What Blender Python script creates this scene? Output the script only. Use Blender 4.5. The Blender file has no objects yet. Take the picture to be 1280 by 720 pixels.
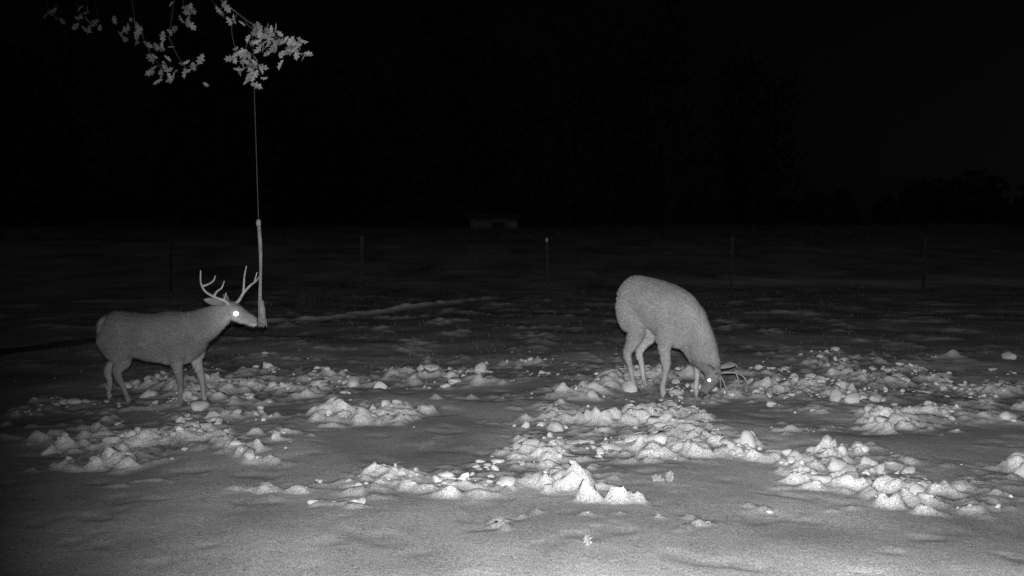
import bpy, math, random
import numpy as np
from mathutils import Vector, Matrix

random.seed(7)
rng = np.random.default_rng(11)
scene = bpy.context.scene
COL = scene.collection

# ------------------------------------------------------------------ helpers
def hash2(ix, iy, s):
    h = (ix.astype(np.int64)*374761393 + iy.astype(np.int64)*668265263 + s*982451653) & 0xFFFFFFFF
    h = ((h ^ (h >> 13))*1274126177) & 0xFFFFFFFF
    h = h ^ (h >> 16)
    return (h & 0xFFFFFF)/float(0xFFFFFF)
def perlin(x, y, s=0):
    x = np.asarray(x, float); y = np.asarray(y, float)
    ix = np.floor(x); iy = np.floor(y); fx = x-ix; fy = y-iy
    def g(dx, dy):
        a = hash2(ix+dx, iy+dy, s)*2*math.pi
        return np.cos(a)*(fx-dx)+np.sin(a)*(fy-dy)
    u = fx*fx*fx*(fx*(fx*6-15)+10); v = fy*fy*fy*(fy*(fy*6-15)+10)
    a = g(0, 0)*(1-u)+g(1, 0)*u; b = g(0, 1)*(1-u)+g(1, 1)*u
    return (a*(1-v)+b*v)*1.5
def fbm(x, y, s=0, o=3):
    r = 0; a = 1.0; t = 0
    for i in range(o):
        r = r+a*perlin(x*2**i+i*17.3, y*2**i-i*9.1, s+i); t += a; a *= .5
    return r/t
def sstep(a, b, x):
    t = np.clip((x-a)/(b-a), 0, 1); return t*t*(3-2*t)

def new_mesh_obj(name, verts, faces, mat=None, parent=None, smooth=True):
    me = bpy.data.meshes.new(name)
    me.from_pydata([tuple(v) for v in verts], [], [tuple(f) for f in faces])
    me.update()
    if smooth:
        me.polygons.foreach_set("use_smooth", [True]*len(me.polygons))
    ob = bpy.data.objects.new(name, me); COL.objects.link(ob)
    if mat: me.materials.append(mat)
    if parent: ob.parent = parent
    return ob
def np_mesh_obj(name, V, F, mat=None, parent=None, smooth=True):
    me = bpy.data.meshes.new(name)
    n = len(V); m, k = F.shape
    me.vertices.add(n); me.vertices.foreach_set("co", V.astype(np.float32).ravel())
    me.loops.add(m*k); me.loops.foreach_set("vertex_index", F.astype(np.int32).ravel())
    me.polygons.add(m)
    me.polygons.foreach_set("loop_start", (np.arange(m)*k).astype(np.int32))
    me.polygons.foreach_set("loop_total", np.full(m, k, np.int32))
    me.polygons.foreach_set("use_smooth", np.full(m, smooth))
    me.update(calc_edges=True); me.validate()
    ob = bpy.data.objects.new(name, me); COL.objects.link(ob)
    if mat: me.materials.append(mat)
    if parent: ob.parent = parent
    return ob
def set_attr(ob, name, vals):
    a = ob.data.attributes.new(name, 'FLOAT', 'POINT')
    a.data.foreach_set("value", np.asarray(vals, np.float32))

def catmull(P, sub):
    P = [np.array(p, float) for p in P]
    out = []
    Q = [2*P[0]-P[1]]+P+[2*P[-1]-P[-2]]
    for i in range(1, len(Q)-2):
        for j in range(sub):
            t = j/sub
            out.append(.5*((2*Q[i])+(-Q[i-1]+Q[i+1])*t+(2*Q[i-1]-5*Q[i]+4*Q[i+1]-Q[i+2])*t*t+(-Q[i-1]+3*Q[i]-3*Q[i+1]+Q[i+2])*t**3))
    out.append(P[-1]); return out
def tube(points, sub=5, seg=16, lat=(0, 1, 0)):
    """points: (x,y,z,r_lateral,r_other). returns verts, faces (closed, end caps)."""
    C = catmull(points, sub)
    V = []; F = []
    lat = np.array(lat, float)
    n = len(C)
    for i, c in enumerate(C):
        a = C[max(i-1, 0)][:3]; b = C[min(i+1, n-1)][:3]
        t = b-a; t /= (np.linalg.norm(t)+1e-9)
        l = lat-t*np.dot(lat, t)
        if np.linalg.norm(l) < .05: l = np.array([1., 0, 0])-t*t[0]
        l /= np.linalg.norm(l)
        u = np.cross(t, l)
        for k in range(seg):
            an = 2*math.pi*k/seg
            V.append(c[:3]+l*math.cos(an)*max(c[3], .001)+u*math.sin(an)*max(c[4], .001))
    for i in range(n-1):
        for k in range(seg):
            k2 = (k+1) % seg
            F.append((i*seg+k, i*seg+k2, (i+1)*seg+k2, (i+1)*seg+k))
    V.append(C[0][:3]); V.append(C[-1][:3]); c0 = len(V)-2; c1 = len(V)-1
    for k in range(seg):
        k2 = (k+1) % seg
        F.append((c0, k2, k)); F.append((c1, (n-1)*seg+k, (n-1)*seg+k2))
    return V, F
def rt(points, r0, r1):
    n = len(points)
    return [(*p, r0+(r1-r0)*i/(n-1), r0+(r1-r0)*i/(n-1)) for i, p in enumerate(points)]
def merge(parts):
    V = []; F = []
    for v, f in parts:
        o = len(V); V += list(v); F += [tuple(i+o for i in q) for q in f]
    return V, F

# ------------------------------------------------------------------ materials
def mat_base(name):
    m = bpy.data.materials.new(name); m.use_nodes = True
    nt = m.node_tree; b = nt.nodes["Principled BSDF"]
    b.inputs["Roughness"].default_value = .9
    b.inputs["Specular IOR Level"].default_value = .1
    return m, nt, b
def grey_noise_mat(name, lo, hi, scale=8, rough=.9, bump=0.0, bscale=40, attr=None, detail=4, bdist=.01, speck=0.0, sscale=120):
    m, nt, b = mat_base(name)
    N = nt.nodes; L = nt.links
    tc = N.new("ShaderNodeTexCoord")
    no = N.new("ShaderNodeTexNoise"); no.inputs["Scale"].default_value = scale; no.inputs["Detail"].default_value = detail
    L.new(tc.outputs["Object"], no.inputs["Vector"])
    mr = N.new("ShaderNodeMapRange")
    mr.inputs[1].default_value = .3; mr.inputs[2].default_value = .7
    mr.inputs[3].default_value = lo; mr.inputs[4].default_value = hi
    L.new(no.outputs["Fac"], mr.inputs[0])
    out = mr.outputs[0]
    if attr:
        at = N.new("ShaderNodeAttribute"); at.attribute_name = attr
        mu = N.new("ShaderNodeMath"); mu.operation = 'MULTIPLY'
        L.new(at.outputs["Fac"], mu.inputs[0]); L.new(out, mu.inputs[1]); out = mu.outputs[0]
    if speck > 0:        # granular crystals of the surface
        wn = N.new("ShaderNodeTexNoise"); wn.inputs["Scale"].default_value = sscale; wn.inputs["Detail"].default_value = 1
        L.new(tc.outputs["Object"], wn.inputs["Vector"])
        m2 = N.new("ShaderNodeMapRange"); m2.inputs[1].default_value = .25; m2.inputs[2].default_value = .75
        m2.inputs[3].default_value = 1-speck; m2.inputs[4].default_value = 1+speck
        L.new(wn.outputs["Fac"], m2.inputs[0])
        mu2 = N.new("ShaderNodeMath"); mu2.operation = 'MULTIPLY'
        L.new(out, mu2.inputs[0]); L.new(m2.outputs[0], mu2.inputs[1]); out = mu2.outputs[0]
    L.new(out, b.inputs["Base Color"])
    b.inputs["Roughness"].default_value = rough
    if bump > 0:
        n2 = N.new("ShaderNodeTexNoise"); n2.inputs["Scale"].default_value = bscale; n2.inputs["Detail"].default_value = 3
        L.new(tc.outputs["Object"], n2.inputs["Vector"])
        bp = N.new("ShaderNodeBump"); bp.inputs["Strength"].default_value = bump; bp.inputs["Distance"].default_value = bdist
        L.new(n2.outputs["Fac"], bp.inputs["Height"]); L.new(bp.outputs[0], b.inputs["Normal"])
    return m
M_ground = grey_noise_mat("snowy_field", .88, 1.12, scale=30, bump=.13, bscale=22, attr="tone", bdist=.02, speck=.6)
M_clump = grey_noise_mat("snow_chunk", .32, .58, scale=7, bump=.3, bscale=60, bdist=.01, speck=.2)
M_fur = grey_noise_mat("deer_coat", .8, 1.15, scale=25, bump=.4, bscale=90, attr="tone")
M_hair = grey_noise_mat("deer_hair", .65, 1.35, scale=60, attr="tone")
M_antler = grey_noise_mat("antler_bone", .26, .40, scale=20, rough=.6, bump=.3, bscale=60)
M_antler_d = grey_noise_mat("antler_bone_dark", .14, .26, scale=20, rough=.7, bump=.3, bscale=60)  # darker antler tone, used for the grazing buck
M_hoof = grey_noise_mat("hoof", .04, .08, rough=.6)
M_nose = grey_noise_mat("nose", .02, .04, rough=.35)
M_bark = grey_noise_mat("oak_bark", .05, .12, scale=12, bump=.8, bscale=18, bdist=.03)
M_leaf = grey_noise_mat("dry_oak_leaf", .20, .42, scale=9)
M_leaf2 = grey_noise_mat("wet_oak_leaf", .2, .34, scale=9)
M_rope = grey_noise_mat("rope", .14, .28, scale=40, bump=.6, bscale=120)
M_cord = grey_noise_mat("cord", .05, .09, scale=40)
M_metal = grey_noise_mat("post_metal", .012, .03, scale=10, rough=.6)
M_postcap = grey_noise_mat("post_white_tip", .2, .3, scale=10, rough=.6)
M_wire = grey_noise_mat("fence_wire", .03, .06, scale=5, rough=.5)
M_wall = grey_noise_mat("shed_boards", .05, .17, scale=2)
M_roof = grey_noise_mat("shed_roof", .03, .07, scale=3)
M_dark = grey_noise_mat("opening_shade", .02, .03)  # near-black colour for the painted shade of the shed opening
M_far = grey_noise_mat("far_trees", .012, .035, scale=1)
M_grass = grey_noise_mat("dry_grass", .07, .16, scale=3)
M_weed = grey_noise_mat("dry_weeds", .03, .08, scale=2)
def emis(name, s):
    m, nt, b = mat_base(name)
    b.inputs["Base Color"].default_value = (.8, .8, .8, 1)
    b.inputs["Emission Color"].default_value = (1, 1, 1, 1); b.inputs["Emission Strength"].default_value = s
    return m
M_eye = emis("eyeshine_glow", 4.0)  # eyes emit light themselves, standing in for the flash they reflect

# ------------------------------------------------------------------ terrain
PATCH = [(-2.86,8.9,.85,1.0,.84),(-2.6,11.4,1.4,1.4,.78),(-1.26,9.8,.55,.42,.95),(-.36,12.2,1.2,.8,.74),(.94,9.1,.90,1.1,1.0),
 (1.55,11.7,1.1,1.5,.82),(-.28,7.4,.80,.38,.92),(-1.39,7.15,.22,.12,.9),(-1.0,6.85,.32,.06,.8),(0.0,6.3,.2,.05,.75),(.28,6.42,.12,.05,.75),
 (.67,6.78,.24,.10,.82),(.92,6.45,.20,.05,.8),(1.92,8.15,.80,.40,.88),(2.65,7.25,.60,.42,1.0),(3.6,7.7,.4,.3,.88),(1.6,6.6,.30,.06,.72),
 (3.6,11.7,2.1,1.8,.76),(3.75,9.8,1.0,.9,.72),(-1.9,8.0,.45,.18,.8),(-3.9,10.3,.8,.8,.68),(-4.6,9.0,.6,.6,.58),(5.4,10.5,1.0,1.2,.66),
 (-.2,10.6,.9,.3,.5),(.25,8.1,.45,.35,.8),(2.6,9.2,.6,.35,.6),(-3.3,7.7,.3,.12,.6),(-3.46,10.3,1.0,.6,.72),(.4,13.6,2.2,.6,.45),(-3.5,13.5,1.6,.6,.45),(4.5,14,2,.7,.45)]
def churn_raw(x, y):
    m = np.zeros_like(x)
    wx = x+.34*perlin(x*1.6, y*1.6, 60)+.14*perlin(x*5, y*5, 62); wy = y+.38*perlin(x*1.6, y*1.6, 61)+.14*perlin(x*5, y*5, 63)
    for (cx, cy, rx, ry, w) in PATCH:
        d2 = ((wx-cx)/rx)**2+((wy-cy)/ry)**2
        m = np.maximum(m, w*np.exp(-d2*.65))
    return m+.52*fbm(x*1.7, y*1.7, 31, 4)+.18*perlin(x*7, y*8, 35)
def churn(x, y):
    return sstep(.36, .74, churn_raw(x, y))
TPX = np.array([-5.2, -4.2, -2.8, -1.8, -.7, .6]); TPY = np.array([17.2, 18.5, 20.0, 21.6, 23.6, 25])
def trail(x, y):
    ty = np.interp(x, TPX, TPY)+.15*perlin(x*1.5, y*0+3, 125)
    tr = np.exp(-((y-ty)/.28)**2)*sstep(-5.6, -4.2, x)*sstep(.2, -.8, x)
    return tr*np.clip(.75+.7*fbm(x*3, y*3, 120, 3), 0, 1)
def streakf(x, y):
    return sstep(.08, .50, fbm(x*1.2, y*1.1, 101, 4)+.22*perlin(x*6, y*6, 104))
def terrain(x, y):
    r = np.clip(y-27, 0, None); r = np.where(r < 4, r*r/8, r-2)
    z = .036*np.minimum(r, 34)
    z = z-np.clip(y-66, 0, 60)*.02
    z = z+.05*fbm(x*.45, y*.4, 3, 2)*np.clip((y-2)/6, .3, 1)+.026*perlin(x*1.1, y*1.0, 8)
    z = z+.25*perlin(x*.03, y*.04, 5)*np.clip((y-25)/30, 0, 1)+.12*perlin(x*.13, y*.1, 6)*np.clip((y-30)/20, 0, 1)
    return z
def rough(x, y):
    # rounded, unevenly sized lumps: warped billow noise, amplitude varying from place to place
    wx = x+.06*perlin(x*6, y*6, 46); wy = y+.06*perlin(x*6, y*6, 47)
    a = np.abs(perlin(wx*3.3, wy*3.3, 40)); b = np.abs(perlin(wx*7.5, wy*7.5, 41)); c = np.abs(perlin(x*16, y*16, 42))
    amp = .35+1.3*sstep(-.3, .45, fbm(x*1.1, y*1.1, 48, 2))
    return (a**.8*.085+b**.8*.05)*amp+c*.018
def height(x, y):
    x = np.asarray(x, float); y = np.asarray(y, float)
    m = churn(x, y)
    near = sstep(20, 13, y)
    z = terrain(x, y)+m*near*(rough(x, y)-.005)
    pr = perlin(x*2.6, y*2.4, 77)+.3*perlin(x*6, y*6, 78)
    z = z-(1-m)*near*.012*sstep(.15, .75, pr)+(1-m)*near*.0012*perlin(x*9, y*9, 79)
    z = z+trail(x, y)*.09
    z = z+streakf(x, y)*.03*sstep(11.5, 14, y)*sstep(27, 22, y)*(1+perlin(x*7, y*7, 105)*.8)
    return z
def H(x, y): return float(height(np.array([x]), np.array([y]))[0])

xs = [0.0]; s = .025
while xs[-1] < 400:
    if xs[-1] > 4.6: s = min(s*1.06, 25)
    xs.append(xs[-1]+s)
xs = np.array([-v for v in xs[:0:-1]]+xs)
ys = [5.0]; s = .024
while ys[-1] < 500:
    s = .024 if ys[-1] < 9 else (.024+(ys[-1]-9)*.008 if ys[-1] < 24 else min(s*1.035, 30))
    ys.append(ys[-1]+s)
lo = [5.0]; s = .05
while lo[-1] > -150:
    s = min(s*1.15, 25); lo.append(lo[-1]-s)
ys = np.array(lo[:0:-1]+ys)
X, Y = np.meshgrid(xs, ys)
Z = height(X.ravel(), Y.ravel())
nx, ny = len(xs), len(ys)
V = np.stack([X.ravel(), Y.ravel(), Z], 1)
ii = np.arange(nx*ny).reshape(ny, nx)
F = np.stack([ii[:-1, :-1].ravel(), ii[:-1, 1:].ravel(), ii[1:, 1:].ravel(), ii[1:, :-1].ravel()], 1)
ground = np_mesh_obj("ground", V, F, M_ground)
x, y = X.ravel(), Y.ravel()
m = churn(x, y)*sstep(20, 14, y)
smooth = .33+.22*fbm(x*.8, y*.7, 90, 3)+.03*perlin(x*4, y*4, 93)
grassy = .18+.08*fbm(x*3, y*3, 95, 4)
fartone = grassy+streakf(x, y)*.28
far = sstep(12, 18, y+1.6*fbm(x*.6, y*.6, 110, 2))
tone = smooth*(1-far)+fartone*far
tone = tone*(1-.3*sstep(-2.8, -5.0, x)*(1-far))  # near ground darkened in colour towards the left, like the flash's falloff
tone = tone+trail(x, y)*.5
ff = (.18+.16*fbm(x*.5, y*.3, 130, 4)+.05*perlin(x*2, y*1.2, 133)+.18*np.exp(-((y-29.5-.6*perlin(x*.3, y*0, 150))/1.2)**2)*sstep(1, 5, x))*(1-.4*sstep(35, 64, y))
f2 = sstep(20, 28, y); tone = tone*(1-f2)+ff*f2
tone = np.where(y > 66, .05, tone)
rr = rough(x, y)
ct = .22+.34*sstep(.005, .07, rr)+.08*perlin(x*9, y*9, 140)  # hollows between lumps get a darker colour, imitating shade
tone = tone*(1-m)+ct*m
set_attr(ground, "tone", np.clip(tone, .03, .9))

# ------------------------------------------------------------------ snow clumps
import bmesh
def ico(sub):
    bm = bmesh.new(); bmesh.ops.create_icosphere(bm, subdivisions=sub, radius=1)
    v = np.array([q.co[:] for q in bm.verts]); f = np.array([[q.index for q in p.verts] for p in bm.faces]); bm.free()
    return v, f
iv, iff = ico(2)
temps = []
for k in range(24):
    v = iv.copy()
    for j in range(7):
        nrm = rng.normal(size=3); nrm /= np.linalg.norm(nrm); c = rng.uniform(.4, .8)
        dd = v@nrm-c; v = v-np.outer(np.clip(dd, 0, None)*.9, nrm)
    v *= rng.uniform(.9, 1.1, size=(len(v), 1))*rng.uniform(.6, 1.3, size=3)
    temps.append(v)
N0 = 90000
cx = rng.uniform(-6.0, 7.0, N0); cy = 5.9+9.0*rng.uniform(0, 1, N0)
cm = churn(cx, cy)
cl = fbm(cx*2.0, cy*2.0, 200, 3)
prob = cm**1.2*.18*np.clip(.3+3.0*cl, .03, 2)+.0015*sstep(6.5, 8, cy)
keep = rng.uniform(0, 1, N0) < prob
cx, cy, cm, cl = cx[keep], cy[keep], cm[keep], cl[keep]
size = np.clip(rng.lognormal(math.log(.018), .75, len(cx)), .006, .09)
size = np.where(cm < .3, np.minimum(size, .013), size)
hz = height(cx, cy)
n = len(cx)
allV = np.empty((n, len(iv), 3))
for i in range(n):
    a = rng.uniform(0, 6.283); ca, sa = math.cos(a), math.sin(a)
    t = temps[rng.integers(24)]
    v = np.stack([t[:, 0]*ca-t[:, 1]*sa, t[:, 0]*sa+t[:, 1]*ca, t[:, 2]*rng.uniform(.5, .95)], 1)*size[i]*rng.uniform(.8, 1.4)
    allV[i] = v+np.array([cx[i], cy[i], hz[i]+size[i]*.1])
allF = (iff[None]+(np.arange(n)*len(iv))[:, None, None]).reshape(-1, 3)
clumps = np_mesh_obj("snow_clumps", allV.reshape(-1, 3), allF, M_clump, smooth=True)

# ------------------------------------------------------------------ leaves
half = [(0, 0), (.05, .1), (.20, .2), (.10, .32), (.33, .46), (.15, .57), (.27, .76), (.1, .83), (0, 1)]
def leaf_geo(size, M, curl):
    V = []
    pts = half+[(-a, b) for a, b in half[1:-1][::-1]]
    for a, b in pts:
        z = .35*abs(a)+curl*(b-.3)**2
        V.append(M @ Vector((a*size, b*size, z*size)))
    n = len(half)
    return V, [tuple(range(n)), (0,)+tuple(range(n-1, len(pts)))]
def rand_leaf(pos, size, droop=True):
    d = Vector((random.gauss(0, .7), random.gauss(0, .7), -abs(random.gauss(.6, .5)) if droop else random.gauss(0, .1))).normalized()
    up = Vector((random.gauss(0, 1), random.gauss(-.2, 1), random.gauss(0, 1)))
    xax = d.cross(up).normalized(); zax = xax.cross(d)
    R = Matrix((xax, d, zax)).transposed().to_4x4(); R.translation = pos
    return leaf_geo(size, R, random.uniform(-.6, .8))

# oak tree : trunk outside the left of the view, limb reaching over the field
oak = bpy.data.objects.new("oak_tree", None); COL.objects.link(oak)
parts = [tube(rt([(-8.3, 12.3, -.2), (-8.25, 12.25, 1.5), (-8.1, 12.2, 3.4), (-8.2, 12.3, 6), (-8.0, 12.2, 8.5), (-8.1, 12.2, 10.5)], .42, .08), 4, 14)]
limb = [(-8.1, 12.2, 3.7), (-6.8, 11.6, 4.7), (-5.4, 10.9, 4.95), (-4.2, 10.5, 4.75), (-3.4, 10.3, 4.4), (-2.95, 10.22, 4.02), (-2.6, 10.2, 3.72), (-2.3, 10.15, 3.5), (-2.05, 10.15, 3.38)]
parts.append(tube([(*p, r, r) for p, r in zip(limb, (.12, .09, .07, .05, .03, .012, .008, .006, .004))], 4, 10))
clusters = [((-4.35, 10.5, 3.66), (-4.6, 10.55, 4.85), 5), ((-4.05, 10.4, 3.64), (-4.2, 10.5, 4.75), 7), ((-3.85, 10.4, 3.6), (-4.0, 10.45, 4.65), 6),
 ((-3.48, 10.3, 3.5), (-3.7, 10.4, 4.5), 16), ((-3.35, 10.3, 3.32), (-3.5, 10.3, 3.6), 5), ((-3.2, 10.2, 3.12), (-3.42, 10.25, 3.5), 13), ((-2.98, 10.2, 3.14), (-3.15, 10.2, 3.45), 9),
 ((-3.15, 10.2, 3.42), (-3.1, 10.25, 4.15), 5), ((-3.0, 10.2, 3.68), (-3.2, 10.3, 4.2), 12), ((-2.65, 10.2, 3.66), (-2.85, 10.22, 3.95), 8), ((-2.25, 10.1, 3.45), (-2.45, 10.2, 3.62), 24), ((-2.12, 10.1, 3.36), (-2.2, 10.15, 3.47), 18),
 ((-1.97, 10.1, 3.3), (-2.05, 10.15, 3.38), 22), ((-2.4, 10.1, 3.10), (-2.35, 10.15, 3.5), 26), ((-2.5, 10.1, 3.25), (-2.5, 10.15, 3.65), 9), ((-2.33, 10.1, 3.28), (-2.3, 10.15, 3.5), 12), ((-3.05, 10.3, 3.9), (-2.95, 10.25, 4.0), 5)]
leafs = []
for c, b, k in clusters:
    mid = tuple((c[i]+b[i])/2+random.uniform(-.06, .06) for i in range(3))
    parts.append(tube(rt([b, mid, c], .005, .0025), 3, 6))
    for _ in range(k):
        p = Vector(c)+Vector((random.gauss(0, .065), random.gauss(0, .09), random.gauss(.03, .06)))
        leafs.append(rand_leaf(p, random.uniform(.06, .125)))
def grow(p, d, L, r, depth):
    q = [p]; cur = Vector(p); dd = Vector(d)
    for i in range(3):
        dd = (dd+Vector((random.gauss(0, .25), random.gauss(0, .25), random.gauss(.02, .12)))).normalized()
        cur = cur+dd*L/3; q.append(tuple(cur))
    parts.append(tube(rt(q, r, r*.45), 2, 7))
    if depth == 0:
        for _ in range(12):
            pp = Vector(q[random.choice((1, 2, 3))])+Vector((random.gauss(0, .16), random.gauss(0, .16), random.gauss(0, .14)))
            leafs.append(rand_leaf(pp, random.uniform(.09, .15)))
        return
    for _ in range(4):
        nd = (dd+Vector((random.gauss(0, .7), random.gauss(0, .7), random.gauss(.1, .35)))).normalized()
        grow(random.choice(q[1:]), nd, L*.65, r*.45, depth-1)
for k in range(9):
    a = k*2.4; z = 5.2+k*.6
    grow((-8.1, 12.2, z), (math.cos(a), math.sin(a), .45), 3.2-k*.15, .1, 2)
v, f = merge(parts); new_mesh_obj("trunk_and_limbs", v, f, M_bark, oak)
v, f = merge(leafs); new_mesh_obj("leaves", v, f, M_leaf, oak, smooth=False)

# fallen leaves on the snow
fl = []
for (lx, ly, up) in [(1.05, 7.25, 1), (.42, 5.82, 1), (1.08, 7.28, 1), (1.03, 7.27, 0)]:
    p = Vector((lx, ly, H(lx, ly)-.005))
    d = Vector((random.uniform(-.6, .6), random.uniform(-.3, .3), .8 if up else .15)).normalized()
    xa = d.cross(Vector((random.uniform(-.3, .3), -1, .2))).normalized(); za = xa.cross(d)
    R = Matrix((xa, d, za)).transposed().to_4x4(); R.translation = p
    fl.append(leaf_geo(.10, R, .8))
v, f = merge(fl); new_mesh_obj("fallen_leaves", v, f, M_leaf2, smooth=False)

# ------------------------------------------------------------------ hanging scrape rope
rope = bpy.data.objects.new("hanging_rope", None); COL.objects.link(rope)
RX, RY = -2.35, 10.2
v, f = tube(rt([(RX-.03, RY, 3.58), (RX-.022, RY, 3.0), (RX-.01, RY, 2.3), (RX, RY, 1.72)], .0035, .0035), 4, 8)
new_mesh_obj("cord", v, f, M_cord, rope)
ps = []
for s in range(3):
    pts = []
    for i in range(110):
        t = i/109; a = t*2*math.pi*12+s*2.094
        z = 1.74-t*.90
        sway = .010*math.sin(t*5)+.012*t
        rr_ = .0078*(1+.3*math.sin(t*9))+.006*max(0, t-.7)
        pts.append((RX+sway+rr_*math.cos(a), RY+rr_*math.sin(a), z, .0092, .0092))
    ps.append(tube(pts, 1, 8))
ps.append(tube([(RX, RY, 1.77, .012, .012), (RX, RY, 1.75, .022, .022), (RX, RY, 1.72, .023, .023), (RX, RY, 1.70, .014, .014)], 3, 12))
ps.append(tube([(RX+.015, RY, 1.02, .016, .016), (RX+.018, RY, .97, .026, .026), (RX+.02, RY, .90, .032, .032), (RX+.02, RY, .84, .028, .028), (RX+.02, RY, .80, .020, .020)], 3, 12))
for k in range(60):
    a = random.uniform(0, 6.28); r = random.uniform(.005, .03)
    bx, by = RX+.02+r*.6*math.cos(a), RY+r*.6*math.sin(a)
    ps.append(tube(rt([(bx, by, random.uniform(.86, .98)), (bx+r*.6*math.cos(a), by+r*.6*math.sin(a), .84), (bx+r*1.0*math.cos(a), by+r*math.sin(a), random.uniform(.76, .80))], .004, .002), 2, 5))
v, f = merge(ps); new_mesh_obj("twisted_rope", v, f, M_rope, rope)

# ------------------------------------------------------------------ deer
def build_deer(chains, ears, antlers, eyes, nose, hooves, loc, yaw, base, hairdir, idx, ant_mat):
    root = bpy.data.objects.new("white_tailed_deer" if idx == 0 else "white_tailed_deer.001", None); COL.objects.link(root)
    root.location = loc; root.rotation_euler = (0, 0, yaw)
    v, f = merge([tube(c, 5, 18) for c in chains])
    tmp = new_mesh_obj("tmp", v, f)
    r = tmp.modifiers.new("r", 'REMESH'); r.mode = 'VOXEL'; r.voxel_size = .0095
    sm = tmp.modifiers.new("s", 'SMOOTH'); sm.factor = .5; sm.iterations = 6
    dg = bpy.context.evaluated_depsgraph_get()
    me = bpy.data.meshes.new_from_object(tmp.evaluated_get(dg)); bpy.data.objects.remove(tmp)
    me.name = "body"; body = bpy.data.objects.new("body", me); COL.objects.link(body); body.parent = root
    me.materials.clear(); me.materials.append(M_fur)
    n = len(me.vertices)
    co = np.empty(n*3, np.float32); me.vertices.foreach_get("co", co); co = co.reshape(-1, 3)
    no = np.empty(n*3, np.float32); me.vertices.foreach_get("normal", no); no = no.reshape(-1, 3)
    d = .010*fbm(co[:, 0]*7+co[:, 1]*5, co[:, 2]*7, 300+idx, 3)
    co2 = co+no*d[:, None]*(co[:, 2:3] > .3)
    me.vertices.foreach_set("co", co2.astype(np.float32).ravel()); me.update()
    me.polygons.foreach_set("use_smooth", [True]*len(me.polygons))
    tone = base(co, no)
    set_attr(body, "tone", tone)
    me.calc_loop_triangles()
    nt_ = len(me.loop_triangles); tri = np.empty(nt_*3, np.int32); me.loop_triangles.foreach_get("vertices", tri); tri = tri.reshape(-1, 3)
    A, B, C = co2[tri[:, 0]], co2[tri[:, 1]], co2[tri[:, 2]]
    ar = np.linalg.norm(np.cross(B-A, C-A), axis=1); pr = ar/ar.sum()
    K = 60000
    pick = rng.choice(nt_, K, p=pr); u = rng.uniform(0, 1, (K, 1)); w = rng.uniform(0, 1, (K, 1)); fl_ = (u+w) > 1
    u = np.where(fl_, 1-u, u); w = np.where(fl_, 1-w, w)
    P = A[pick]*(1-u-w)+B[pick]*u+C[pick]*w
    Nn = no[tri[pick, 0]]; tn = tone[tri[pick, 0]]
    D = hairdir(P)+rng.normal(0, .28, (K, 3)); D = D-Nn*np.sum(D*Nn, 1, keepdims=True)
    D /= np.linalg.norm(D, axis=1, keepdims=True)+1e-6
    Ln = np.where(P[:, 2] < .33, .012, .030)[:, None]*rng.uniform(.7, 1.3, (K, 1))
    S = np.cross(D, Nn); W = .0016
    tip = P+(D*.93+Nn*.36)*Ln
    HV = np.stack([P-S*W-Nn*.002, P+S*W-Nn*.002, tip], 1).reshape(-1, 3)
    HF = np.arange(K*3).reshape(-1, 3)
    h = np_mesh_obj("coat_hair", HV, HF, M_hair, root, smooth=False)
    set_attr(h, "tone", np.repeat(tn*rng.uniform(.6, 1.45, K), 3))
    for k, e in enumerate(ears):
        v, f = tube(e[0], 4, 14, lat=e[1])
        o = new_mesh_obj("ear_%d" % (k+1), v, f, M_fur, root)
        set_attr(o, "tone", np.full(len(v), .20))
    v, f = merge([tube(a, 4, 10) for a in antlers]); new_mesh_obj("antlers", v, f, ant_mat, root)
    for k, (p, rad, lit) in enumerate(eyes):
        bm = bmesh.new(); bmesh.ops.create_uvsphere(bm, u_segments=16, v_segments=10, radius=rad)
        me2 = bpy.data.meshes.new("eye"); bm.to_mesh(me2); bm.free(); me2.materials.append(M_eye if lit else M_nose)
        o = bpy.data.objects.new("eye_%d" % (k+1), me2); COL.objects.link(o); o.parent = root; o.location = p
    v, f = merge([tube(c, 3, 12) for c in nose]); new_mesh_obj("nose", v, f, M_nose, root)
    v, f = merge([tube(c, 3, 12) for c in hooves]); new_mesh_obj("hooves", v, f, M_hoof, root)
    return root

def ant(pts, r0=.015, r1=.005): return rt(pts, r0, r1)

def hleg(hx, s, hock, hoof, top=.66, sc=1.0):
    y0 = .085*s; y1 = .105*s
    return [(hx, y0, top+.07, .05, .08), (hx+.0, y0*1.1, top, .09, .16), (hx+.035, y1, top-.11, .08, .135), ((hx+hock[0])/2+.075, y1, top-.21, .058, .09),
            ((hx+hock[0])/2+.02+(hock[0]-hx)*.25, y1, (top-.21+hock[1])/2+.005, .040, .055), (hock[0], y1*.95, hock[1], .028, .041), (hock[0]+.012+(hoof-hock[0])*.3, y1*.95, hock[1]*.68, .0225, .028),
            (hoof-.03, y1*.95, .085, .021, .023), (hoof-.015, y1*.95, .055, .023, .027), (hoof+.012, y1*.95, .01, .023, .031)]
def fleg(sx, s, elbow, knee, hoof, top=.66, yy=.095):
    y1 = yy*s
    return [(sx, y1*.8, top+.06, .035, .07), (sx+.01, y1, top-.02, .06, .13), (elbow[0], y1, elbow[1]+.04, .058, .096), (elbow[0], y1, elbow[1]-.04, .043, .060), ((elbow[0]+knee[0])/2, y1, (elbow[1]+knee[1])/2-.02, .033, .043),
            (knee[0], y1, knee[1], .030, .035), (knee[0]+(hoof-knee[0])*.25, y1, knee[1]*.72, .022, .025), (hoof-.028, y1, .085, .0205, .023), (hoof-.014, y1, .055, .023, .026), (hoof+.012, y1, .01, .023, .031)]
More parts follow.
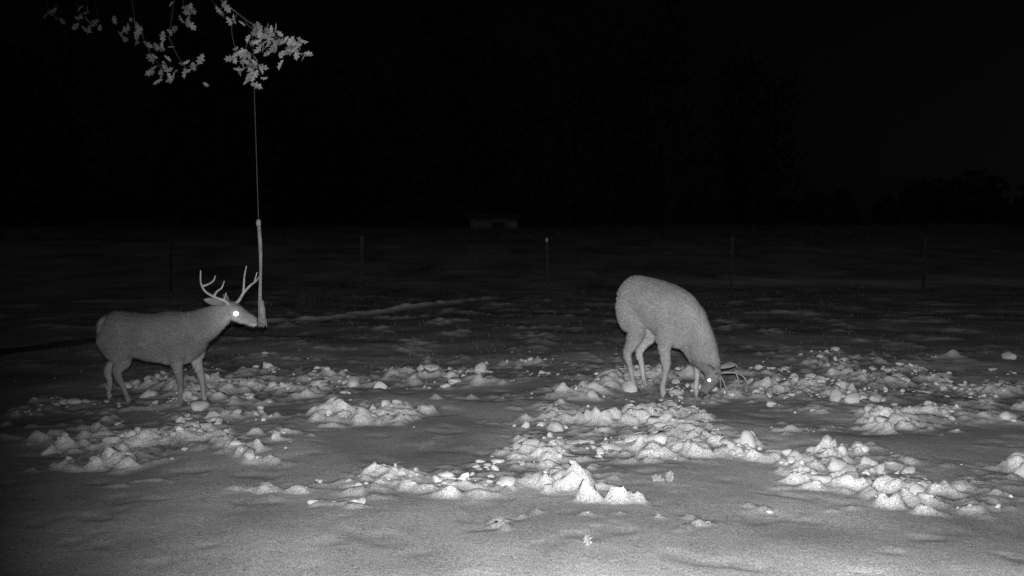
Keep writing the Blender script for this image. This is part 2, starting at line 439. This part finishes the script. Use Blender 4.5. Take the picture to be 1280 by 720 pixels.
torso = [(-.475, 0, .72, .03, .05), (-.455, 0, .71, .085, .125), (-.40, 0, .70, .13, .185), (-.30, 0, .69, .155, .205), (-.15, 0, .668, .165, .212), (.03, 0, .652, .175, .228), (.2, 0, .648, .17, .252), (.34, 0, .66, .15, .240), (.45, 0, .68, .115, .195), (.53, 0, .70, .06, .13)]
neck = [(.28, 0, .72, .10, .16), (.42, 0, .735, .10, .172), (.54, 0, .78, .092, .155), (.64, 0, .835, .080, .13), (.725, 0, .885, .068, .10), (.79, 0, .915, .055, .07)]
head = [(.70, 0, .925, .03, .04), (.735, 0, .925, .055, .068), (.80, 0, .92, .064, .078), (.865, 0, .89, .056, .074), (.92, 0, .86, .045, .062), (.98, 0, .832, .039, .052), (1.03, 0, .81, .036, .044), (1.06, 0, .80, .027, .030)]
brow = [(.80, 0, .955, .045, .028), (.86, 0, .928, .050, .028), (.90, 0, .905, .03, .02)]
tail = [(-.44, 0, .83, .03, .03), (-.485, 0, .80, .035, .028), (-.505, 0, .72, .04, .022), (-.505, 0, .63, .028, .016), (-.50, 0, .58, .008, .008)]
L1 = [torso, neck, head, brow, tail,
      hleg(-.33, -1, (-.29, .285), -.17), hleg(-.36, 1, (-.50, .29), -.465),
      fleg(.30, -1, (.30, .46), (.325, .255), .35), fleg(.36, 1, (.41, .47), (.455, .26), .50)]
ears1 = [([(.75, -.045, .965, .012, .012), (.725, -.075, .985, .028, .012), (.68, -.12, 1.005, .036, .010), (.64, -.155, 1.02, .026, .006), (.61, -.175, 1.03, .004, .003)], (.2, -.3, 1)),
         ([(.75, .045, .965, .012, .012), (.735, .075, .99, .028, .012), (.70, .12, 1.02, .036, .010), (.67, .155, 1.04, .026, .006), (.65, .175, 1.05, .004, .003)], (.2, .3, 1))]
ant1 = [ant([(.80, -.035, .97), (.765, -.06, 1.01), (.69, -.10, 1.045), (.615, -.14, 1.10), (.575, -.15, 1.18), (.57, -.14, 1.30)], .018, .006),
        ant([(.675, -.105, 1.05), (.71, -.105, 1.10), (.755, -.10, 1.135), (.78, -.095, 1.20)], .013, .005),
        ant([(.58, -.148, 1.15), (.63, -.135, 1.165), (.685, -.125, 1.20), (.705, -.12, 1.25)], .012, .005),
        ant([(.755, -.065, 1.015), (.775, -.07, 1.05), (.785, -.07, 1.09)], .010, .004),
        ant([(.825, .035, .97), (.855, .07, 1.01), (.88, .11, 1.07), (.935, .14, 1.14), (1.0, .14, 1.19), (1.045, .12, 1.24)], .018, .006),
        ant([(.88, .11, 1.07), (.885, .115, 1.15), (.895, .11, 1.24), (.92, .10, 1.33)], .013, .005),
        ant([(.98, .14, 1.172), (.99, .14, 1.21), (1.01, .135, 1.27)], .010, .004)]
def base1(co, no):
    x, y, z = co.T
    t = np.full(len(x), .15)
    t = t*(1-.15*sstep(.78, .9, z)*(x < .5))
    t = t+.05*sstep(-.3, -.8, no[:, 2])*(z < .62)*(np.abs(x) < .45)
    t = t+.03*sstep(.5, .4, z)
    inner = (np.sign(y)*no[:, 1] < -.2) & (z < .52)
    t = np.where(inner, t+.07, t)
    t = t+.03*sstep(-.45, -.48, x)*(z > .5)
    t = t+.12*sstep(.70, .78, x)*sstep(.0, -.6, no[:, 2])
    t = t+.10*np.exp(-((x-.87)**2+(z-.89)**2)/.0016)
    t = t+.10*sstep(.55, .78, x)
    t = t+.06*sstep(.99, 1.02, x)*(z < .80)
    t = t*(1+.25*fbm(x*6, z*6, 401, 3))
    return t
def hd1(P):
    d = np.tile(np.array([[-1., 0, -.35]]), (len(P), 1))
    d[P[:, 2] < .45] = (-.1, 0, -1)
    return d
def hoofpts(lst): return [[(x-.012, y, .05, .02, .024), (x+.006, y, .03, .024, .033), (x+.024, y, .004, .026, .042), (x+.024, y, -.004, .02, .036)] for x, y in lst]
d1x, d1y, yaw1 = -3.43, 10.38, math.radians(-8)
zz = terrain(np.array([d1x]), np.array([d1y]))[0]
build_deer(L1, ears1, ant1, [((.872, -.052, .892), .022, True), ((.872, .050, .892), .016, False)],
           [[(1.045, 0, .825, .016, .010), (1.065, 0, .818, .022, .018), (1.077, 0, .807, .016, .012)]],
           hoofpts([(-.17, -.1), (-.465, .1), (.35, -.095), (.50, .095)]), (d1x, d1y, zz-.02), yaw1, base1, hd1, 0, M_antler)

# ---- buck grazing at the right
torso2 = [(-.51, 0, .975, .03, .05), (-.49, 0, .97, .09, .12), (-.43, 0, .97, .15, .195), (-.31, 0, .965, .185, .23), (-.14, 0, .93, .195, .245), (.03, 0, .875, .205, .27), (.17, 0, .81, .205, .285), (.30, 0, .755, .185, .27), (.42, .01, .71, .145, .215), (.51, .02, .66, .08, .13)]
neck2 = [(.22, 0, .78, .12, .18), (.36, .01, .70, .138, .215), (.46, .02, .58, .13, .20), (.52, .04, .46, .112, .17), (.565, .07, .37, .090, .132), (.59, .09, .30, .070, .095)]
head2 = [(.60, .10, .36, .03, .04), (.605, .10, .325, .060, .070), (.59, .105, .26, .072, .084), (.555, .11, .20, .064, .076), (.515, .115, .145, .050, .060), (.475, .12, .095, .042, .048), (.445, .125, .055, .038, .04), (.43, .125, .03, .026, .028)]
tail2 = [(-.47, 0, 1.06, .03, .03), (-.53, 0, 1.03, .04, .03), (-.555, 0, .95, .045, .026), (-.55, 0, .85, .03, .018), (-.54, 0, .79, .008, .008)]
def hleg2(s, hip, stifle, hock, hoof, yo):
    y1 = yo
    return [(hip, .09*s, .98, .06, .10), (hip-.0, .10*s, .90, .10, .18), (hip+.03, .11*s, .77, .095, .17), (stifle[0], .115*s, stifle[1], .074, .11), ((stifle[0]*.45+hock[0]*.55), (.115*s+y1)/2, (stifle[1]*.45+hock[1]*.55), .050, .068),
            (hock[0], y1, hock[1], .035, .050), (hock[0]+(hoof-hock[0])*.35, y1, hock[1]*.66, .027, .032), (hoof-.03, y1, .10, .025, .027), (hoof-.015, y1, .06, .028, .032), (hoof+.012, y1, .01, .028, .037)]
L2 = [torso2, neck2, head2, tail2,
      hleg2(-1, -.33, (-.23, .63), (-.36, .40), -.24, -.11), hleg2(1, -.35, (-.25, .63), (-.40, .40), -.30, .11),
      [(.24, -.09, .80, .05, .10), (.23, -.12, .72, .08, .15), (.19, -.14, .60, .076, .118), (.175, -.14, .52, .057, .076), (.185, -.14, .42, .045, .054), (.20, -.14, .33, .038, .044), (.18, -.14, .22, .027, .031), (.155, -.14, .10, .026, .028), (.165, -.14, .06, .028, .032), (.19, -.14, .01, .028, .037)],
      [(.30, .09, .78, .05, .10), (.31, .12, .70, .075, .13), (.32, .125, .58, .066, .10), (.33, .125, .50, .050, .062), (.35, .125, .40, .038, .045), (.37, .125, .31, .033, .037), (.37, .125, .20, .024, .027), (.36, .125, .10, .023, .025), (.37, .125, .06, .026, .03), (.395, .125, .01, .027, .035)]]
ears2 = [([(.63, .045, .33, .012, .012), (.655, .015, .345, .030, .012), (.68, -.035, .36, .038, .010), (.695, -.07, .365, .028, .006), (.70, -.095, .365, .004, .003)], (.9, 0, -.5)),
         ([(.63, .155, .33, .012, .012), (.66, .185, .345, .030, .012), (.69, .235, .36, .038, .010), (.71, .27, .365, .028, .006), (.715, .295, .365, .004, .003)], (.9, 0, -.5))]
ant2 = [ant([(.64, .07, .28), (.69, .045, .29), (.75, .01, .28), (.80, -.005, .24), (.83, 0, .17), (.835, .02, .10)], .014, .005),
        ant([(.74, .015, .28), (.76, .01, .22), (.765, .01, .15)], .010, .004),
        ant([(.65, .14, .28), (.70, .17, .29), (.78, .22, .29), (.85, .25, .25), (.885, .25, .18), (.89, .23, .11)], .014, .005),
        ant([(.78, .22, .29), (.80, .22, .23), (.805, .22, .16)], .010, .004)]
def base2(co, no):
    x, y, z = co.T
    t = np.full(len(x), .24)
    t = t*(1-.12*sstep(.95, 1.1, z))
    t = t+.05*sstep(-.3, -.8, no[:, 2])*(z < .85)*(z > .5)*(np.abs(x) < .4)
    inner = (np.sign(y)*no[:, 1] < -.15) & (z < .75) & (z > .1) & (x < .42)
    t = np.where(inner, t+.10, t)
    t = t+.05*sstep(.6, .4, z)*(x < .4)
    t = t+.10*sstep(-.47, -.50, x)
    t = np.where((x > .45) & (z < .4), t*.85, t)
    t = np.where((z < .085) & (x > .40) & (y > .06) & (x < .50), .07, t)
    t = t*(1+.22*fbm(x*6+y*3, z*6, 411, 3))
    return t
def hd2(P):
    d = np.tile(np.array([[-1., 0, .1]]), (len(P), 1))
    d[(P[:, 0] > .45)] = (-.3, 0, 1.)
    d[(P[:, 2] < .55) & (P[:, 0] < .42)] = (-.1, 0, -1)
    return d
d2x, d2y, yaw2 = 1.50, 11.0, math.radians(-50)
zz = terrain(np.array([d2x]), np.array([d2y]))[0]
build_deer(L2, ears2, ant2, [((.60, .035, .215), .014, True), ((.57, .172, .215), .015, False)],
           [[(.438, .125, .065, .018, .014), (.427, .125, .045, .028, .022), (.42, .125, .025, .02, .016)]],
           hoofpts([(-.24, -.11), (-.30, .11), (.18, -.14), (.385, .125)]), (d2x, d2y, zz-.005), yaw2, base2, hd2, 1, M_antler_d)

# ------------------------------------------------------------------ fence
fence = bpy.data.objects.new("wire_fence", None); COL.objects.link(fence)
FY = 26.0
fx = [-3.57+4.42*k for k in range(-6, 9)]
pp = []; tips = []
def box(x0, x1, y0, y1, z0, z1):
    V = [(x0, y0, z0), (x1, y0, z0), (x1, y1, z0), (x0, y1, z0), (x0, y0, z1), (x1, y0, z1), (x1, y1, z1), (x0, y1, z1)]
    return V, [(0, 3, 2, 1), (4, 5, 6, 7), (0, 1, 5, 4), (1, 2, 6, 5), (2, 3, 7, 6), (3, 0, 4, 7)]
tops = []
for i, px_ in enumerate(fx):
    px_ += random.uniform(-.12, .12) if i not in (6, 7) else 0
    g = H(px_, FY); ht = 1.28+random.uniform(-.12, .06); lean = random.uniform(-.03, .03)
    tops.append((px_, g, ht))
    w = .03 if i % 3 else .045
    a = box(-w, w, -.006, .006, g-.3, g+ht-.06); b = box(-.008, .008, .007, .05, g-.3, g+ht-.06)
    c = box(-w, w, -.006, .006, g+ht-.057, g+ht+.03)
    for q in (a, b, c):
        vv = [(p[0]+px_+lean*(p[2]-g), p[1]+FY, p[2]) for p in q[0]]
        (tips if (q is c and i == 7) else pp).append((vv, q[1]))
    for zc in np.arange(.15, ht-.1, .12):
        vv, f_ = box(-w*.4, w*.4, -.018, -.007, g+zc, g+zc+.03)
        pp.append(([(p[0]+px_+lean*(p[2]-g), p[1]+FY, p[2]) for p in vv], f_))
v, f = merge(pp); new_mesh_obj("posts", v, f, M_metal, fence, smooth=False)
v, f = merge(tips); new_mesh_obj("post_tip", v, f, M_postcap, fence, smooth=False)
ww = []
for hz2 in (.2, .42, .64, .86, 1.08):
    pts = []
    for (a, b) in zip(tops[:-1], tops[1:]):
        pts += [(a[0], FY-.02, a[1]+hz2), ((a[0]+b[0])/2, FY-.02, (a[1]+b[1])/2+hz2-.03)]
    pts.append((tops[-1][0], FY-.02, tops[-1][1]+hz2))
    ww.append(tube(rt(pts, .0018, .0018), 2, 5))
v, f = merge(ww); new_mesh_obj("wires", v, f, M_wire, fence)

# ------------------------------------------------------------------ shed beyond the field
shed = bpy.data.objects.new("shed", None); COL.objects.link(shed)
sx, sy = -1.1, 66.0; g = H(sx, sy)-.75
new_mesh_obj("walls", *box(sx-1.4, sx+1.4, sy, sy+2.4, g-.4, g+1.35), M_wall, shed, smooth=False)
rv = [(sx-1.6, sy-.2, g+1.37), (sx+1.6, sy-.2, g+1.37), (sx+1.6, sy+2.6, g+1.37), (sx-1.6, sy+2.6, g+1.37), (sx-1.6, sy+1.2, g+1.7), (sx+1.6, sy+1.2, g+1.7)]
new_mesh_obj("roof", rv, [(0, 1, 5, 4), (2, 3, 4, 5), (0, 4, 3), (1, 2, 5), (0, 3, 2, 1)], M_roof, shed, smooth=False)
new_mesh_obj("doorway", *box(sx-.1, sx+.65, sy-.02, sy-.004, g-.3, g+1.15), M_dark, shed, smooth=False)  # thin dark panel on a solid wall, painted shade of an opening

# ------------------------------------------------------------------ distant trees
tp = []; LVv = []
def far_tree(tx, ty, h_, nb, nl):
    g = H(tx, ty)-.3
    tp.append(tube(rt([(tx, ty, g), (tx+random.uniform(-.3, .3), ty, g+h_*.5), (tx+random.uniform(-.6, .6), ty, g+h_)], .018*h_, .004*h_), 2, 6))
    for _ in range(nb):
        z0 = g+h_*random.uniform(.25, .85); a = random.uniform(0, 6.28); L = h_*random.uniform(.15, .3)
        tp.append(tube(rt([(tx, ty, z0), (tx+L*.6*math.cos(a), ty+L*.6*math.sin(a), z0+L*.35), (tx+L*math.cos(a), ty+L*math.sin(a), z0+L*.8)], .006*h_, .002*h_), 1, 4))
    wd = .27 if h_ > 8 else .6
    for _ in range(nl):
        q = random.random(); a = random.uniform(0, 6.28); r = h_*wd*math.sqrt(random.random())*(1-.6*q); z0 = g+h_*(.05+.97*q)
        c = Vector((tx+r*math.cos(a), ty+r*math.sin(a), z0)); s = random.uniform(.2, .6)
        e1 = Vector((random.gauss(0, 1), random.gauss(0, 1), random.gauss(0, 1))).normalized()*s; e2 = e1.orthogonal().normalized()*s*.6
        LVv.append(([c-e1, c-e2, c+e1, c+e2], [(0, 1, 2, 3)]))
for k in range(85):
    ty = random.uniform(78, 120); tx = random.uniform(-75, 22*ty/90)
    far_tree(tx, ty, random.uniform(11, 19), 9, 220)
for k in range(75):
    ty = random.uniform(80, 120); tx = random.uniform(22*ty/90, 95)
    far_tree(tx, ty, random.uniform(2.6, 4.6), 4, 130)
v, f = merge(tp+LVv); new_mesh_obj("tree_line", v, f, M_far, smooth=False)

# ------------------------------------------------------------------ dry grass in the field, taller weeds along its far edge
def blades(name, gx, gy, hh, wd, mat):
    gz = height(gx, gy); nb = len(gx); an = rng.uniform(0, 3.14, nb)
    lx, ly = rng.normal(0, .4, nb)*hh, rng.normal(0, .4, nb)*hh
    b = np.stack([gx, gy, gz-.01], 1); dx = np.stack([np.cos(an)*wd, np.sin(an)*wd, 0*an], 1)
    GV = np.stack([b-dx, b+dx, b+np.stack([lx, ly, hh], 1)], 1).reshape(-1, 3)
    np_mesh_obj(name, GV, np.arange(nb*3).reshape(-1, 3), mat, smooth=False)
NB = 26000
gx = rng.uniform(-1, 1, NB); gy = 12.5+rng.uniform(0, 1, NB)**1.2*34; gx = gx*(gy*.52+1)
cl = fbm(gx*1.2, gy*1.2, 500, 3); k = cl+rng.uniform(-.3, .3, NB) > .02; gx, gy = gx[k], gy[k]
blades("dry_grass", gx, gy, rng.uniform(.02, .06, len(gx))*(1+1.2*np.clip(cl[k], 0, 1)), .004+gy*.00012, M_grass)
NB = 30000
gy = rng.uniform(46, 70, NB); gx = rng.uniform(-1, 1, NB)*(gy*.6)
cl = fbm(gx*.25, gy*.25, 510, 3); k = cl+rng.uniform(-.3, .3, NB) > .0; gx, gy, cl = gx[k], gy[k], cl[k]
blades("tall_weeds", gx, gy, rng.uniform(.1, .45, len(gx))*(.5+1.5*np.clip(cl, 0, 1)), rng.uniform(.01, .03, len(gx)), M_weed)
sp = []
for _ in range(70):      # low twiggy bush beside the trail
    a = random.uniform(0, 6.28); r = random.uniform(.05, .35); h_ = random.uniform(.12, .42)
    bx, by = -3.9+random.gauss(0, .16), 21.5+random.gauss(0, .14); g = H(bx, by)
    q = (bx+r*.5*math.cos(a)+random.gauss(0, .04), by+r*.5*math.sin(a), g+h_*.6)
    sp.append(tube(rt([(bx, by, g-.02), q, (bx+r*math.cos(a), by+r*math.sin(a), g+h_)], .006, .003), 2, 4))
    for _ in range(2):
        sp.append(tube(rt([q, (q[0]+random.gauss(0, .07), q[1]+random.gauss(0, .07), q[2]+random.uniform(.02, .14)), (q[0]+random.gauss(0, .12), q[1]+random.gauss(0, .1), q[2]+random.uniform(.08, .2))], .004, .002), 1, 4))
v, f = merge(sp); new_mesh_obj("dry_shrub", v, f, M_weed)

# ------------------------------------------------------------------ light, world, camera
w = bpy.data.worlds.new("World"); scene.world = w; w.use_nodes = True
nt = w.node_tree; bg = nt.nodes["Background"]
sky = nt.nodes.new("ShaderNodeTexSky"); sky.sky_type = 'NISHITA'; sky.sun_disc = False
sky.sun_elevation = math.radians(3); sky.sun_rotation = math.radians(48)
bw = nt.nodes.new("ShaderNodeRGBToBW"); nt.links.new(sky.outputs[0], bw.inputs[0]); nt.links.new(bw.outputs[0], bg.inputs[0])
bg.inputs[1].default_value = .00036

sun = bpy.data.lights.new("moonlight", 'SUN'); sun.energy = .075; sun.angle = math.radians(.5)
so = bpy.data.objects.new("moonlight", sun); COL.objects.link(so)
so.rotation_euler = (math.radians(50), 0, math.radians(-30))

# infrared flash of the trail camera itself (the lamp that lights the photograph)
ir = bpy.data.lights.new("infrared_flash", 'SPOT'); ir.energy = 5200; ir.spot_size = math.radians(69); ir.spot_blend = 1.0; ir.shadow_soft_size = .03
io = bpy.data.objects.new("infrared_flash", ir); COL.objects.link(io); io.location = (0.0, -.03, 1.93)
tgt = Vector((1.4, 11, .45)); io.rotation_euler = (tgt-io.location).to_track_quat('-Z', 'Y').to_euler()

cam = bpy.data.cameras.new("Camera"); co_ = bpy.data.objects.new("Camera", cam); COL.objects.link(co_)
cam.sensor_width = 36; cam.lens = 18/math.tan(math.radians(25)); cam.clip_end = 2000; cam.clip_start = .05
co_.location = (0, 0, 1.8); co_.rotation_euler = (math.radians(90-3.75), 0, 0)
scene.camera = co_
scene.view_settings.view_transform = 'Standard'; scene.view_settings.look = 'None'; scene.view_settings.exposure = 0
print("verts ground", nx*ny, "clumps", n)
